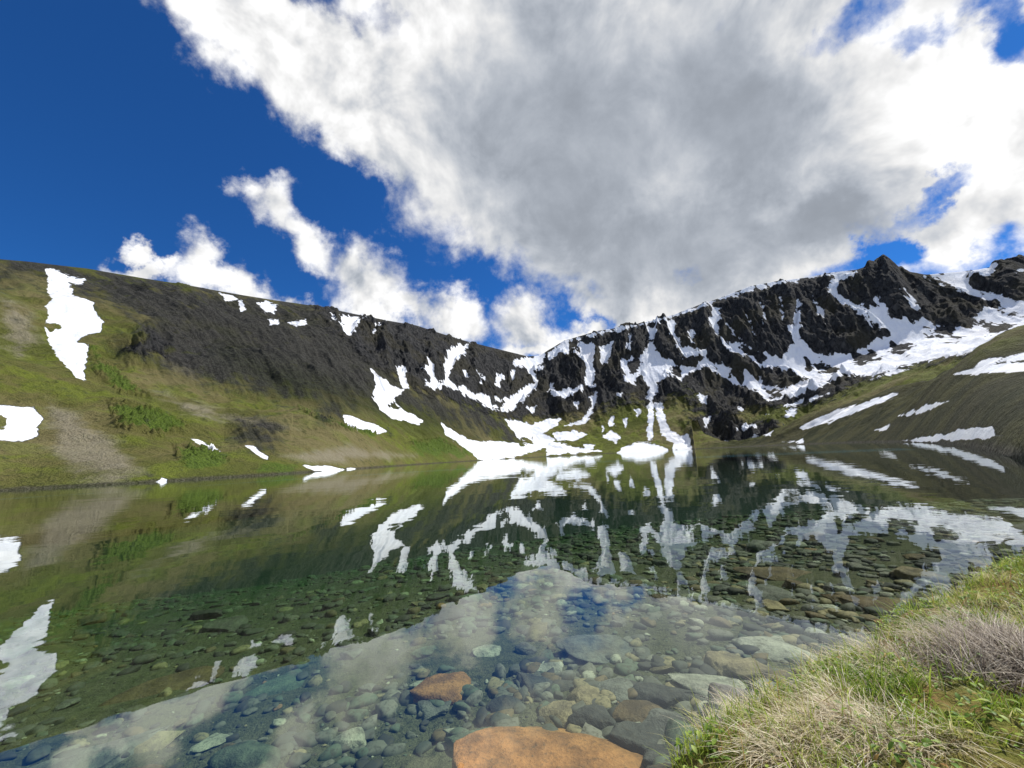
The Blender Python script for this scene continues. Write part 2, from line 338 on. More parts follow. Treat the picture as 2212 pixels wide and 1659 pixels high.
rock = soft(EL, rockp, 3.0, backm)*(1-.45*soft(EL, knobp, 2.0, backm)); scree = soft(EL, scree_shadep, 4.0, backm)
snow0 = np.maximum(painted(EL, snow_back, backm), painted(EL, snow_front, frontm))
SX = np.radians(AZ)*600; RR = R
X0 = R*np.sin(np.radians(AZ)); Y0 = R*np.cos(np.radians(AZ))
up = smooth(rows, 10, 90)[:, None]*np.ones(NC)[None]
nosnow = 1-smooth(snow0, -.35, .5)
leftq = 1-smooth(AZ, 0, 8)          # the descending crest is smooth here
DR = SX+.8*RR; DL = SX-.8*RR        # ribs of the far-left slope run obliquely down
craggy = ridged((SX+.35*RR)/22+2*perlin(SX/60, RR/60, 9), (RR-.3*SX)/36, 4, 11)
rel = rock*(1-.35*leftq)*(ridged((SX+.15*RR)/52, RR/150, 4, 3)*20*(.3+.7*nosnow)+nosnow*(craggy*7.5+fbm(SX/6, RR/7, 3, 21)*1.9)-4)
rel += (1-rock)*up*(fbm(X0/60, Y0/60, 5, 31)*5.0+fbm(X0/14, Y0/14, 4, 33)*1.1+scree*(ridged(DR/34, DL/190, 4, 41)*3.8+ridged(X0/16, Y0/16, 4, 43)*1.6))
rel += up*fbm(X0/9, Y0/9, 3, 51)*.4
ramp = smooth(rows, 6, 60)[:, None]
crag = smooth(AZ, bearing(1855, 570)[0], bearing(1885, 570)[0])*(1-smooth(AZ, bearing(1945, 570)[0], bearing(1975, 570)[0]))+smooth(AZ, bearing(2155, 570)[0], bearing(2175, 570)[0])
crag = crag+.5*np.exp(-((AZ-bearing(1385, 705)[0])/.9)**2)+.3*smooth(AZ, 20, 24)*(1-smooth(AZ, 26, 30))
atr = 1-(.97-.85*np.clip(crag, 0, 1))*np.exp(-((rows[:, None]-irid)/np.where(AZ[0] < 8, 30.0, 18.0)[None])**2)
behind = (1-smooth(rows, irid+2, irid+20))[:, None]
Z = Z+rel*ramp*atr*np.where((rows > irid)[:, None], behind, 1)
# low grassy point on the near right shore
pt = smooth(AZ, bearing(2120, 980)[0], bearing(2165, 980)[0])*np.exp(-((R-22)/5.0)**2)
Z = Z+pt*(.55+.35*fbm(X0/1.6, Y0/1.6, 3, 121))*smooth(rows, 4, 9)[:, None]
EL = elev()
snow = np.maximum(painted(EL, snow_back, backm), painted(EL, snow_front, frontm))
isl = painted(EL, ribs, backm)
snow = np.where(isl > -1.2, np.minimum(snow, -isl-.05+.35*fbm(SX/9, RR/14, 3, 141)), snow)
# snow lies in down-slope gullies and leaves the ribs bare
nearr = smooth(snow, -1.6, -.2)
snow = snow+backm*rock*(fbm((SX+.4*RR)/10, RR/26, 4, 77, .58)*.42-.01+.30*np.clip(-craggy+.1, -.7, .7)*nearr)
snow = snow+.10*fbm(X0/10, Y0/10, 3, 78)
back_side = np.broadcast_to((rows > irid+1)[:, None], R.shape)
snow = np.where(back_side, -3.0, snow)
rock = soft(EL, rockp, 3.0, backm)*(1-.42*soft(EL, knobp, 2.0, backm)); scree = soft(EL, scree_shadep, 4.5, backm)
pale = soft(EL, [[(380,740),(420,770),(435,835),(380,810),(340,770)], [(100,860),(180,900),(240,940),(310,1010),(240,1040),(150,1035),(110,960)], [(0,640),(60,660),(90,740),(40,770),(0,740)],
   [(300,840),(420,870),(560,900),(650,930),(560,925),(400,890)], [(600,985),(760,960),(900,985),(700,1005)], [(1940,710),(1990,720),(1960,735)]], 2.5)
shrub = soft(EL, [[(230,862),(330,880),(410,920),(350,945),(250,922)], [(372,958),(450,963),(515,1000),(420,1017),(382,992)], [(560,1000),(640,1003),(655,1024),(540,1028)],
   [(880,955),(950,946),(1015,975),(1005,992),(910,985)], [(190,740),(240,790),(330,860),(260,850),(200,800)], [(640,880),(700,900),(820,940),(720,925)]], 1.6)
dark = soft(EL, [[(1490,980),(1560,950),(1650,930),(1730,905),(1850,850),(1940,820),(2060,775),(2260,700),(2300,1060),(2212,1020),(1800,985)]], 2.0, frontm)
slope_shade = soft(EL, [[(480,760),(640,800),(800,860),(960,905),(1030,950),(940,930),(760,880),(600,840)]], 4.0, backm)  # dark ground and cloud shadow on the left slope, painted as colour
rib = np.clip(.5+.5*ridged(DR/26, DL/150, 3, 47), 0, 1)
Z = Z+np.where(shrub > .5, np.abs(fbm(X0/2.0, Y0/2.0, 2, 61))*2.0*ramp[:, :], 0)
X = R*np.sin(np.radians(AZ)); Y = R*np.cos(np.radians(AZ))
mtn = grid_mesh("mountain_terrain", X, Y, Z, dict(snow=snow, rock=rock, scree=scree, pale=pale, shrub=shrub, dark=dark, slope_shade=slope_shade, rib=rib))
finish(mtn, "structure", "snow-streaked rocky mountain cirque with green tundra slopes around lake", "mountain")

m, T = material("mountain_ground")
pos = T.n('ShaderNodeNewGeometry').outputs['Position']
a_s, a_r, a_c, a_p, a_b, a_d, a_l, a_rib = [T.attr(k) for k in ("snow", "rock", "scree", "pale", "shrub", "dark", "slope_shade", "rib")]
nA = T.noise(pos, .018, 5, .6); nB = T.noise(pos, .09, 6, .65); nC = T.noise(pos, .55, 5, .7); nD = T.noise(pos, 2.2, 4, .7)
g = T.mix(T.ss(nA, .38, .62), (.10, .115, .018), (.16, .135, .048))
g = T.mix(T.ss(nB, .45, .63), g, (.145, .175, .020))
g = T.mix(T.m('MULTIPLY', T.ss(nA, .50, .62), .5), g, (.21, .185, .085))
g = T.mix(T.ss(nC, .5, .75), g, (.040, .048, .011))
g = T.mix(T.m('MULTIPLY', T.ss(nD, .55, .75), .55), g, (.24, .21, .10))
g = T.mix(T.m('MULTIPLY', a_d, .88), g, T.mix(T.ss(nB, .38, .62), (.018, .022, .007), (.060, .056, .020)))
pm = T.ss(T.m('ADD', a_p, T.m('MULTIPLY', T.m('SUBTRACT', nB, .5), 1.8)), .35, .9)
g = T.mix(T.m('MULTIPLY', pm, .85), g, T.mix(nC, (.18, .155, .095), (.37, .33, .24)))
bm = T.ss(T.m('ADD', a_b, T.m('MULTIPLY', T.m('SUBTRACT', nB, .5), 2.6)), .45, .85)
g = T.mix(T.m('MULTIPLY', bm, .85), g, T.mix(T.ss(nD, .35, .65), (.035, .065, .008), (.12, .19, .022)))
cm = T.ss(T.m('ADD', T.m('ADD', a_c, T.m('MULTIPLY', T.m('SUBTRACT', nB, .5), 2.4)), T.m('MULTIPLY', T.m('SUBTRACT', a_rib, .6), .7)), .25, .85)
sc_ = T.mix(T.ss(nC, .35, .7), (.013, .013, .013), (.052, .049, .045))  # scree tones kept very dark, cloud shadow included in the colour
sc_ = T.mix(T.m('MULTIPLY', T.ss(nD, .50, .66), .65), sc_, (.12, .115, .105))
sc_ = T.mix(T.m('MULTIPLY', T.ss(nA, .50, .62), .35), sc_, (.040, .044, .013))
g = T.mix(T.m('MULTIPLY', cm, .94), T.mix(T.m('MULTIPLY', a_c, .6), g, (.034, .038, .011)), sc_)
g = T.mix(T.m('MULTIPLY', a_l, .85), g, T.mix(T.ss(nC, .4, .65), (.008, .011, .004), (.030, .038, .009)))  # shaded slope band darkened in the base colour
rm = T.ss(T.m('ADD', a_r, T.m('MULTIPLY', T.m('SUBTRACT', nB, .5), 1.5)), .35, .65)
strat = T.noise(T.v('MULTIPLY', pos, (1, 1, .35)), .25, 8, .72, .6)
rc = T.mix(T.ss(strat, .36, .66), (.010, .011, .013), (.082, .081, .078))
rc = T.mix(T.m('MULTIPLY', T.ss(nA, .48, .60), .45), rc, (.070, .062, .030))
g = T.mix(rm, g, rc)
zpos = T.sep(pos)[2]
wet = T.m('MULTIPLY', T.m('SUBTRACT', 1.0, T.ss(T.m('ADD', zpos, T.m('MULTIPLY', T.m('SUBTRACT', nC, .5), .8)), .15, .75)), .8)
g = T.mix(wet, g, T.mix(T.ss(nD, .4, .65), (.022, .020, .013), (.13, .12, .095)))
nS = T.noise(pos, .12, 7, .62, .3)
sm = T.ss(T.m('ADD', a_s, T.m('MULTIPLY', T.m('SUBTRACT', nS, .49), 1.05)), -.02, .05)
snc = T.mix(T.ss(nB, .3, .7), (.80, .83, .88), (.88, .89, .90))
snc = T.mix(T.m('MULTIPLY', T.ss(nA, .54, .66), .25), snc, (.62, .57, .52))
col = T.mix(sm, g, snc)
hgt = T.m('ADD', T.m('ADD', T.m('MULTIPLY', nB, 3.0), T.m('MULTIPLY', nC, 2.0)), T.m('MULTIPLY', T.m('MULTIPLY', strat, 10.0), rm))
hgt = T.m('ADD', hgt, T.m('MULTIPLY', nD, .5))
hgt = T.m('MULTIPLY', hgt, T.m('SUBTRACT', 1.0, T.m('MULTIPLY', sm, .85)))
out(T, principled(T, col, .92, T.bump(hgt, .85, 1.0)))
mtn.data.materials.append(m)

# ================= LAKE BED AND BANK =================
edge_px = [(1500,1659),(1560,1612),(1622,1570),(1685,1525),(1750,1470),(1812,1432),(1872,1388),(1950,1340),(2040,1296),(2125,1258),(2225,1222)]
land = [(-400,-300),(-60,-22),(-12,-3.2),(-4,-.5),(-1.2,.35),(-.2,.75),(.3,1.15)]+[on_level(*p) for p in edge_px]+[(7,4.9),(12,5.6),(20,3),(60,-20),(400,-300)]
def ground_z(X, Y):
    s = poly_sdf(X, Y, land)+(.09*fbm(X*1.6, Y*1.6, 3, 71)+.03*fbm(X*7, Y*7, 2, 73))*np.exp(-np.hypot(X, Y)/30)
    inl = np.maximum(s, 0); off = np.maximum(-s, 0)
    zi = .09*(1-np.exp(-inl/.06))+.16*(1-np.exp(-inl/.9))+.006*inl+(.06*fbm(X*2.2, Y*2.2, 4, 81)+.035*fbm(X*9, Y*9, 2, 83))*smooth(inl, 0, .4)
    zo = -(.09*(1-np.exp(-off/.12))+.075*off+.006*off**2)
    zo = np.maximum(zo, -9)+.03*fbm(X*1.3, Y*1.3, 3, 91)*smooth(off, 0, .6)
    return np.where(s > 0, zi, zo), s
thg = np.radians(np.arange(0, 360, .5)); rg = np.concatenate([[.02, .3], np.geomspace(.6, 14, 330), np.geomspace(14.5, 430, 70)])
Rg, Tg = np.meshgrid(rg, thg, indexing='ij'); Xg = Rg*np.sin(Tg); Yg = Rg*np.cos(Tg)
Zg, Sg = ground_z(Xg, Yg)
bed = grid_mesh("lakebed_ground", Xg, Yg, Zg, dict(inland=Sg), closed=True)
finish(bed, "structure", "silty lake bed rising to a mossy grass bank", "ground")

def depth_tint(T, col):  # light lost in the water is put into the colour, by depth
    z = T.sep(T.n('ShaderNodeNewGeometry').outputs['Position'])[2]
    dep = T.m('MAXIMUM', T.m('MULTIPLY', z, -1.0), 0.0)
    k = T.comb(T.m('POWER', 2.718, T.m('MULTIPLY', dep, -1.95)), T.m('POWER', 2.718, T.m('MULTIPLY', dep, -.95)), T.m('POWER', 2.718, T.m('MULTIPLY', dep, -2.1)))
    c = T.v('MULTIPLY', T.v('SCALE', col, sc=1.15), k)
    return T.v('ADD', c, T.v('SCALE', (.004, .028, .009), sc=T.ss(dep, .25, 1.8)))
m, T = material("silt_and_moss")
pos = T.n('ShaderNodeNewGeometry').outputs['Position']; a = T.attr("inland")
n1 = T.noise(pos, 3, 6, .65); n2 = T.noise(pos, 18, 5, .7); n3 = T.noise(pos, 70, 4, .7)
silt = T.mix(T.ss(n1, .35, .65), (.10, .10, .055), (.16, .15, .09)); silt = T.mix(T.ss(n2, .45, .7), silt, (.055, .06, .036))
silt = T.mix(T.m('MULTIPLY', T.ss(n3, .55, .7), .7), silt, (.30, .28, .20))
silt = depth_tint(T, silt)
moss = T.mix(T.ss(n1, .4, .6), (.14, .15, .025), (.24, .15, .055)); moss = T.mix(T.ss(n2, .42, .62), moss, (.22, .19, .05)); moss = T.mix(T.ss(n3, .55, .7), moss, (.05, .045, .018))
c = T.mix(T.ss(a, -.03, .02), silt, moss)
hh = T.m('ADD', T.m('MULTIPLY', n2, .05), T.m('MULTIPLY', n3, .02))
out(T, principled(T, c, .9, T.bump(hh, .8, 1.0)))
bed.data.materials.append(m)

# ================= WATER =================
rw = np.concatenate([[.01], np.geomspace(.5, 900, 40)]); tw = np.radians(np.arange(0, 360, 3))
Rw, Tw = np.meshgrid(rw, tw, indexing='ij')
wat = grid_mesh("lake_water", Rw*np.sin(Tw), Rw*np.cos(Tw), Rw*0, {}, closed=True)
finish(wat, "structure", "clear calm mountain lake water with mirror reflections", "water")
m, T = material("clear_water")
pos = T.n('ShaderNodeNewGeometry').outputs['Position']
nf = T.noise(pos, 1.1, 3, .5, .2); nm = T.noise(T.v('MULTIPLY', pos, (.5, 1, 1)), .35, 3, .5); nl = T.noise(pos, .02, 2, .5)
h = T.m('ADD', T.m('MULTIPLY', nf, .004), T.m('MULTIPLY', nm, .016))
h = T.m('MULTIPLY', h, T.lin(nl, .35, .65, .4, 1.3))
bn = T.bump(h, 1.0, 1.0)
fr_ = T.n('ShaderNodeFresnel'); fr_.inputs['IOR'].default_value = 1.33; T.set(fr_.inputs['Normal'], bn)
fac = T.m('MINIMUM', T.m('MULTIPLY', T.m('POWER', fr_.outputs[0], .72), 1.05), 1.0)
gl = T.n('ShaderNodeBsdfGlossy'); gl.inputs['Roughness'].default_value = .012; gl.inputs['Color'].default_value = (.94, .97, .95, 1); T.set(gl.inputs['Normal'], bn)
tr = T.n('ShaderNodeBsdfTransparent'); tr.inputs['Color'].default_value = (.95, .99, .96, 1)
mx = T.n('ShaderNodeMixShader'); T.set(mx.inputs[0], fac); T.t.links.new(tr.outputs[0], mx.inputs[1]); T.t.links.new(gl.outputs[0], mx.inputs[2])
out(T, mx.outputs[0]); wat.data.materials.append(m)

# ================= STONES =================
import bmesh
def stone_verts(sub, seed, cuts=9, lo=.44, hi=.78, kk=.9):
    r = np.random.default_rng(seed); bm = bmesh.new(); bmesh.ops.create_icosphere(bm, subdivisions=sub, radius=1)
    v = np.array([q.co[:] for q in bm.verts]); f = np.array([[q.index for q in p.verts] for p in bm.faces]); bm.free()
    for _ in range(cuts):
        n = r.normal(size=3)*(1, 1, .7); n /= np.linalg.norm(n); d = r.uniform(lo, hi)
        k = np.maximum(v@n-d, 0)*kk; v = v-k[:, None]*n
    k = np.maximum(v[:, 2]-.5, 0)*.7; v[:, 2] -= k
    nz = fbm(v[:, 0]*1.5+seed*3.1+v[:, 2], v[:, 1]*1.5-v[:, 2]*1.3, 4, seed)
    v = v*(1+.12*nz[:, None]); v[:, :2] *= 1.1; v[:, 2] *= .8
    return v, f
ms, T = material("lake_stone")
oi = T.n('ShaderNodeObjectInfo'); tc = T.n('ShaderNodeNewGeometry').outputs['Position']
n1 = T.noise(tc, 9, 6, .65); n2 = T.noise(tc, 45, 5, .7)
c = T.mix(T.ss(n1, .3, .7), T.v('SCALE', oi.outputs['Color'], sc=.5), T.v('SCALE', oi.outputs['Color'], sc=1.2))
c = T.mix(T.m('MULTIPLY', T.ss(n2, .5, .72), .65), c, (.075, .065, .04))
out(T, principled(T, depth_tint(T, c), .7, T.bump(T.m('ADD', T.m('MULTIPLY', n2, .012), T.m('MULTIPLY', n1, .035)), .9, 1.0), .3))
base_meshes = []
for i in range(15):
    v, f = stone_verts(4, 100+i) if i < 14 else stone_verts(5, 77, 16, .6, .84)
    o_ = soup("stone", v, f, 3, {}); me = o_.data; bpy.data.objects.remove(o_); me.materials.append(ms); base_meshes.append(me)
COL = {"rusty orange": (.40, .20, .070), "grey": (.185, .185, .155), "dark grey": (.085, .087, .073), "grey-green": (.14, .175, .115), "tan": (.31, .25, .14), "pale grey": (.40, .39, .31), "brown": (.17, .12, .06)}
def bed_pt(px, py, lift=0):
    zz = -.2
    for _ in range(12):
        X_, Y_ = on_level(px, py, zz); zz = .6*zz+.4*(float(ground_z(np.array([X_]), np.array([Y_]))[0][0])+lift)
    return X_, Y_, zz-lift
placed = []
def add_stone(X_, Y_, zz, sx, sy, sz, rot, cname, label, k=None, jit=True):
    ob = bpy.data.objects.new("stone", base_meshes[random.randrange(14) if k is None else k])
    ob.location = (X_, Y_, zz+sz*.2); ob.scale = (sx, sy, sz/.55); ob.rotation_euler = (random.uniform(-.12, .12), random.uniform(-.12, .12), rot)
    c = COL[cname]; q = random.uniform(.7, 1.25) if jit else 1; ob.color = (c[0]*q, c[1]*q, c[2]*q, 1)
    finish(ob, None, label, "stone", "stones on the lake bed"); placed.append((X_, Y_, max(sx, sy)))
keys = [ # px, py, half-width px, depth factor, half height m, colour, label
 (1178,1662,178,.66,.095,"rusty orange","large rusty orange boulder lying in clear shallow water"),
 (942,1484,50,.85,.05,"rusty orange","rusty orange stone on the silty lake bed"),
 (760,1590,32,.7,.03,"pale grey","small pale stone shining under clear water"),
 (1010,1598,42,.7,.03,"grey-green","flat greenish stone under clear water"),
 (1190,1445,34,.6,.03,"pale grey","flat pale green stone under clear water"),
 (1266,1503,35,.8,.045,"tan","rounded yellowish stone on the lake bed"),
 (1340,1402,95,.6,.03,"grey","broad flat grey slab on the lake bed"),
 (1590,1545,62,.8,.06,"grey","bulky grey boulder at the grassy bank edge"),
 (1545,1482,68,.6,.045,"pale grey","flat light grey stone near the bank"),
 (1620,1440,36,.7,.045,"tan","tan stone near the grassy bank"),
 (1570,1432,38,.7,.04,"tan","light brown stone near the grassy bank"),
 (1435,1500,55,.7,.045,"dark grey","dark rounded stone under clear water"),
 (1375,1538,38,.7,.035,"brown","reddish brown stone under clear water"),
 (1445,1560,45,.8,.05,"grey","grey rounded stone near the boulder"),
 (1480,1595,48,.8,.05,"grey-green","greenish boulder near the bank"),
 (1360,1590,42,.8,.05,"dark grey","dark angular stone beside the orange boulder"),
 (1285,1545,38,.8,.045,"dark grey","dark grey stone under clear water"),
 (1170,1475,55,.6,.03,"dark grey","flat dark stone under clear water"),
 (1215,1535,34,.8,.04,"tan","tan stone under clear water"),
 (1330,1490,45,.7,.035,"grey","smooth grey stone under clear water"),
 (1100,1520,35,.7,.03,"dark grey","dark stone on the silt"),
 (940,1530,36,.6,.03,"grey","flat grey stone beside an orange stone"),
 (600,1480,50,.5,.02,"grey-green","flat greenish slab on the silt"),
 (460,1598,26,.7,.02,"pale grey","pale stone on the silt"),
 (335,1605,30,.6,.02,"tan","flat tan stone on the silt"),
 (180,1640,80,.5,.03,"grey","broad flat stone on the silt"),
 (350,1480,60,.5,.03,"brown","brown slab under clear water"),
 (1690,1400,60,.6,.04,"pale grey","light grey slab by the bank"),
 (1660,1490,40,.7,.05,"grey","grey stone by the grassy bank"),
 (1430,1640,40,.8,.045,"dark grey","dark stone at the water's edge"),
 (1710,1240,70,.5,.03,"brown","brown slab under clear water"),
 (1890,1300,70,.5,.04,"brown","brown slab near the bank under water"),
 (1060,1405,28,.7,.02,"pale grey","pale greenish stone on the silt"),
 (915,1405,26,.7,.02,"grey-green","pale green stone on the silt"),
]
for i, (px, py, hw, fd, hz, cn, lb) in enumerate(keys):
    X_, Y_, zz = bed_pt(px, py, hz*.5); dist = math.sqrt(X_**2+Y_**2+(CAMH-zz)**2)
    sx = hw/F*dist*1.08
    add_stone(X_, Y_, zz, sx, sx*fd*1.15, hz, random.uniform(-.3, .3)-math.atan2(X_, Y_), cn, lb, k=14 if i == 0 else i % 14, jit=False)
names = ["grey", "dark grey", "grey-green", "tan", "brown", "pale grey"]
n = len(placed); tries = 0
while n < 296 and tries < 60000:
    tries += 1
    Y_ = random.uniform(1.2, 6.5); X_ = random.uniform(-1.3*Y_-.3, 1.25*Y_)
    s = float(ground_z(np.array([X_]), np.array([Y_]))[1][0])
    if s > -.03: continue
    right = smooth(np.array(X_/Y_), -.6, .5)
    if random.random() > .2+.8*right: continue
    rad = random.choice([.03, .035, .04, .05, .06, .07, .09, .17])*(1+.08*Y_)*(1-.25*max(0, 1-Y_/3))
    if any((X_-a)**2+(Y_-b)**2 < ((rad+c)*.86)**2 for a, b, c in placed): continue
    zz = float(ground_z(np.array([X_]), np.array([Y_]))[0][0]); cn = random.choices(names, weights=[5, 4, 3, 2, 2.6, 1.1])[0]
    add_stone(X_, Y_, zz, rad, rad*random.uniform(.5, .95), rad*random.uniform(.2, .45), random.uniform(0, 6.28), cn, f"{cn} stone lying on the clear lake bed"); n += 1

# pebbles: uncountable rest
N = 15000
vs, fs = zip(*[stone_verts(2, 300+i) for i in range(8)]); nv = len(vs[0])
Yp = 1.1+17*rng.random(N*3)*rng.random(N*3)**.6; Xp = (rng.uniform(-1.35, 1.4, N*3))*Yp
Zp_, Sp = ground_z(Xp, Yp)
keep = (Sp < .03) & (rng.random(N*3) < (.3+.7*smooth(Xp/Yp, -.7, .4))*(1-.8*smooth(-Sp, 7, 14))) & (perlin(Xp*1.1, Yp*1.1, 66)+rng.normal(0, .15, N*3) > -.2)
idx = np.where(keep)[0][:N]; N = len(idx)
Xp, Yp, Zp_ = Xp[idx], Yp[idx], Zp_[idx]
rad = (.006+.06*rng.random(N)**3.6)*(1+.14*Yp)
co = np.empty((N, nv, 3)); th = rng.uniform(0, 6.28, N); ky = rng.uniform(.5, .95, N); kz = rng.uniform(.3, .75, N)
ch = rng.integers(0, 8, N); V = np.array(vs)[ch]
x_ = V[..., 0]*rad[:, None]; y_ = V[..., 1]*(rad*ky)[:, None]
co[..., 0] = x_*np.cos(th)[:, None]-y_*np.sin(th)[:, None]+Xp[:, None]; co[..., 1] = x_*np.sin(th)[:, None]+y_*np.cos(th)[:, None]+Yp[:, None]
co[..., 2] = V[..., 2]*(rad*kz)[:, None]+(Zp_+rad*.12)[:, None]
fc = np.array(fs)[ch]+(np.arange(N)*nv)[:, None, None]
peb = soup("lakebed_pebbles", co, fc, 3, dict(tone=np.repeat(rng.random(N), nv)))
finish(peb, "stuff", "mixed grey, green and tan pebbles covering the lake bed", "pebbles")
m, T = material("pebble")
a = T.attr("tone"); cr = T.n('ShaderNodeValToRGB'); T.set(cr.inputs[0], a); cr.color_ramp.interpolation = 'CONSTANT'
pal = [(.12, .12, .095), (.17, .165, .13), (.06, .06, .05), (.12, .145, .10), (.28, .23, .13), (.095, .10, .078), (.38, .37, .29), (.17, .125, .065), (.21, .2, .16), (.30, .17, .08)]
cr.color_ramp.elements[0].color = (*pal[0], 1); cr.color_ramp.elements[1].position = .99; cr.color_ramp.elements[1].color = (*pal[9], 1)
for i in range(1, 9): e_ = cr.color_ramp.elements.new([.12, .28, .44, .56, .65, .79, .85, .93][i-1]); e_.color = (*pal[i], 1)
nn = T.noise(T.n('ShaderNodeNewGeometry').outputs['Position'], 40, 4, .7)
c = T.mix(T.ss(nn, .45, .7), cr.outputs[0], (.075, .07, .04))
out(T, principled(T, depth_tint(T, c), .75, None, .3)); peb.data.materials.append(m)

# ================= BANK VEGETATION =================
def blades(name, Xb, Yb, Zb, hgt, wid, lean, ldir, droop, tone, segn=5):
    n = len(Xb); t = np.linspace(0, 1, segn)[None]
    ang = ldir[:, None]; Ln = hgt[:, None]
    hor = Ln*(lean[:, None]*t+droop[:, None]*t**2)
    ver = Ln*(t*np.sqrt(np.maximum(1-lean[:, None]**2*.7, .1))-droop[:, None]*.75*t**2.4)
    cx = Xb[:, None]+hor*np.cos(ang); cy = Yb[:, None]+hor*np.sin(ang); cz = Zb[:, None]+ver
    cz = np.maximum(cz, Zb[:, None]-.25)
    wa = ang+np.pi/2+rng.uniform(-.9, .9, (n, 1)); wd = wid[:, None]*(1-t**1.6*.92)*.5
    co = np.stack([np.stack([cx-np.cos(wa)*wd, cy-np.sin(wa)*wd, cz], -1), np.stack([cx+np.cos(wa)*wd, cy+np.sin(wa)*wd, cz], -1)], 2)
    b = (np.arange(n)*segn*2)[:, None, None]; s_ = (np.arange(segn-1)*2)[None, :, None]
    f = b+s_+np.array([0, 1, 3, 2])[None, None]
    return soup(name, co, f, 4, dict(tone=np.repeat(tone, segn*2), tip=np.tile(np.repeat(t[0], 2), n)))
def leaves(name, Xb, Yb, Zb, ln, wid, ldir, pitch, tone):
    # pointed-oval leaf, folded along the midrib
    n = len(Xb); t = np.array([0, .3, .65, 1.0]); wv = np.array([.15, 1, .85, .05])
    co = np.empty((n, 4, 3, 3)); dx, dy = np.cos(ldir), np.sin(ldir)
    for i in range(4):
        hx = ln*t[i]*np.cos(pitch); hz = ln*t[i]*np.sin(pitch)-ln*.25*t[i]**2
        for j, sgn in enumerate((-1, 0, 1)):
            co[:, i, j, 0] = Xb+dx*hx-dy*sgn*wid*wv[i]*.5; co[:, i, j, 1] = Yb+dy*hx+dx*sgn*wid*wv[i]*.5; co[:, i, j, 2] = Zb+hz+abs(sgn)*wid*wv[i]*.15
    b = (np.arange(n)*12)[:, None, None]
    q = np.array([[i*3+j, i*3+j+1, (i+1)*3+j+1, (i+1)*3+j] for i in range(3) for j in range(2)])[None]
    return soup(name, co, b+q, 4, dict(tone=np.repeat(tone, 12), tip=np.tile(np.repeat(t, 3), n)))
def veg_mat(name, stops, transl=.35):
    m, T = material(name); a = T.attr("tone"); cr = T.n('ShaderNodeValToRGB'); T.set(cr.inputs[0], a)
    cr.color_ramp.elements[0].position = stops[0][0]; cr.color_ramp.elements[0].color = (*stops[0][1], 1)
    cr.color_ramp.elements[1].position = stops[-1][0]; cr.color_ramp.elements[1].color = (*stops[-1][1], 1)
    for p_, c_ in stops[1:-1]: e_ = cr.color_ramp.elements.new(p_); e_.color = (*c_, 1)
    c = T.mix(T.attr("tip"), T.v('SCALE', cr.outputs[0], sc=.6), T.v('SCALE', cr.outputs[0], sc=1.2))
    d = principled(T, c, .5, None, .35); tl = T.n('ShaderNodeBsdfTranslucent'); T.set(tl.inputs[0], c)
    mx = T.n('ShaderNodeMixShader'); mx.inputs[0].default_value = transl; T.t.links.new(d, mx.inputs[1]); T.t.links.new(tl.outputs[0], mx.inputs[2])
    out(T, mx.outputs[0]); return m
def scatter(N, y1=6.5, smin=.0, clump=None, thr=0, seed=5, smaxv=99):
    Xq = rng.uniform(.2, 9, N*4); Yq = rng.uniform(-.3, y1, N*4)
    ok = (Xq/np.maximum(Yq, .05) < 1.9) | (Yq < .5)
    dist = np.hypot(Xq, Yq); ok &= (dist > .9) & (rng.random(N*4) < np.clip(2.2/dist, 0, 1)**1.2)
    Xq, Yq = Xq[ok], Yq[ok]; Zq, Sq = ground_z(Xq, Yq); ok = (Sq > smin) & (Sq < smaxv)
    if clump: ok &= (perlin(Xq*clump, Yq*clump, seed)+rng.normal(0, .18, len(Xq)) > thr)
    return Xq[ok][:N], Yq[ok][:N], Zq[ok][:N], Sq[ok][:N]
# short green grass, patchy
Xq, Yq, Zq, Sq = scatter(150000); n = len(Xq)
tone = np.clip(.44+.7*perlin(Xq*1.7, Yq*1.7, 8)+.4*perlin(Xq*6, Yq*6, 9)+rng.normal(0, .2, n), 0, 1)
keep = perlin(Xq*2.6, Yq*2.6, 14)+.7*perlin(Xq*8, Yq*8, 15)+rng.normal(0, .12, n) > .0
Xq, Yq, Zq, Sq, tone = Xq[keep], Yq[keep], Zq[keep], Sq[keep], tone[keep]; n = len(Xq)
h_ = rng.uniform(.02, .085, n)*(1+.5*np.exp(-Sq/.12))*(1+.9*perlin(Xq*4, Yq*4, 4))
gr = blades("bank_grass", Xq, Yq, Zq-.004, h_, rng.uniform(.0028, .005, n), rng.uniform(.1, .9, n), rng.uniform(0, 6.28, n), rng.uniform(0, .6, n), tone)
gr.data.materials.append(veg_mat("green_blade", [(0, (.12, .22, .02)), (.35, (.30, .44, .04)), (.65, (.50, .56, .09)), (1, (.74, .66, .38))], .5))
finish(gr, "stuff", "short green grass covering the sunny lake bank", "grass")
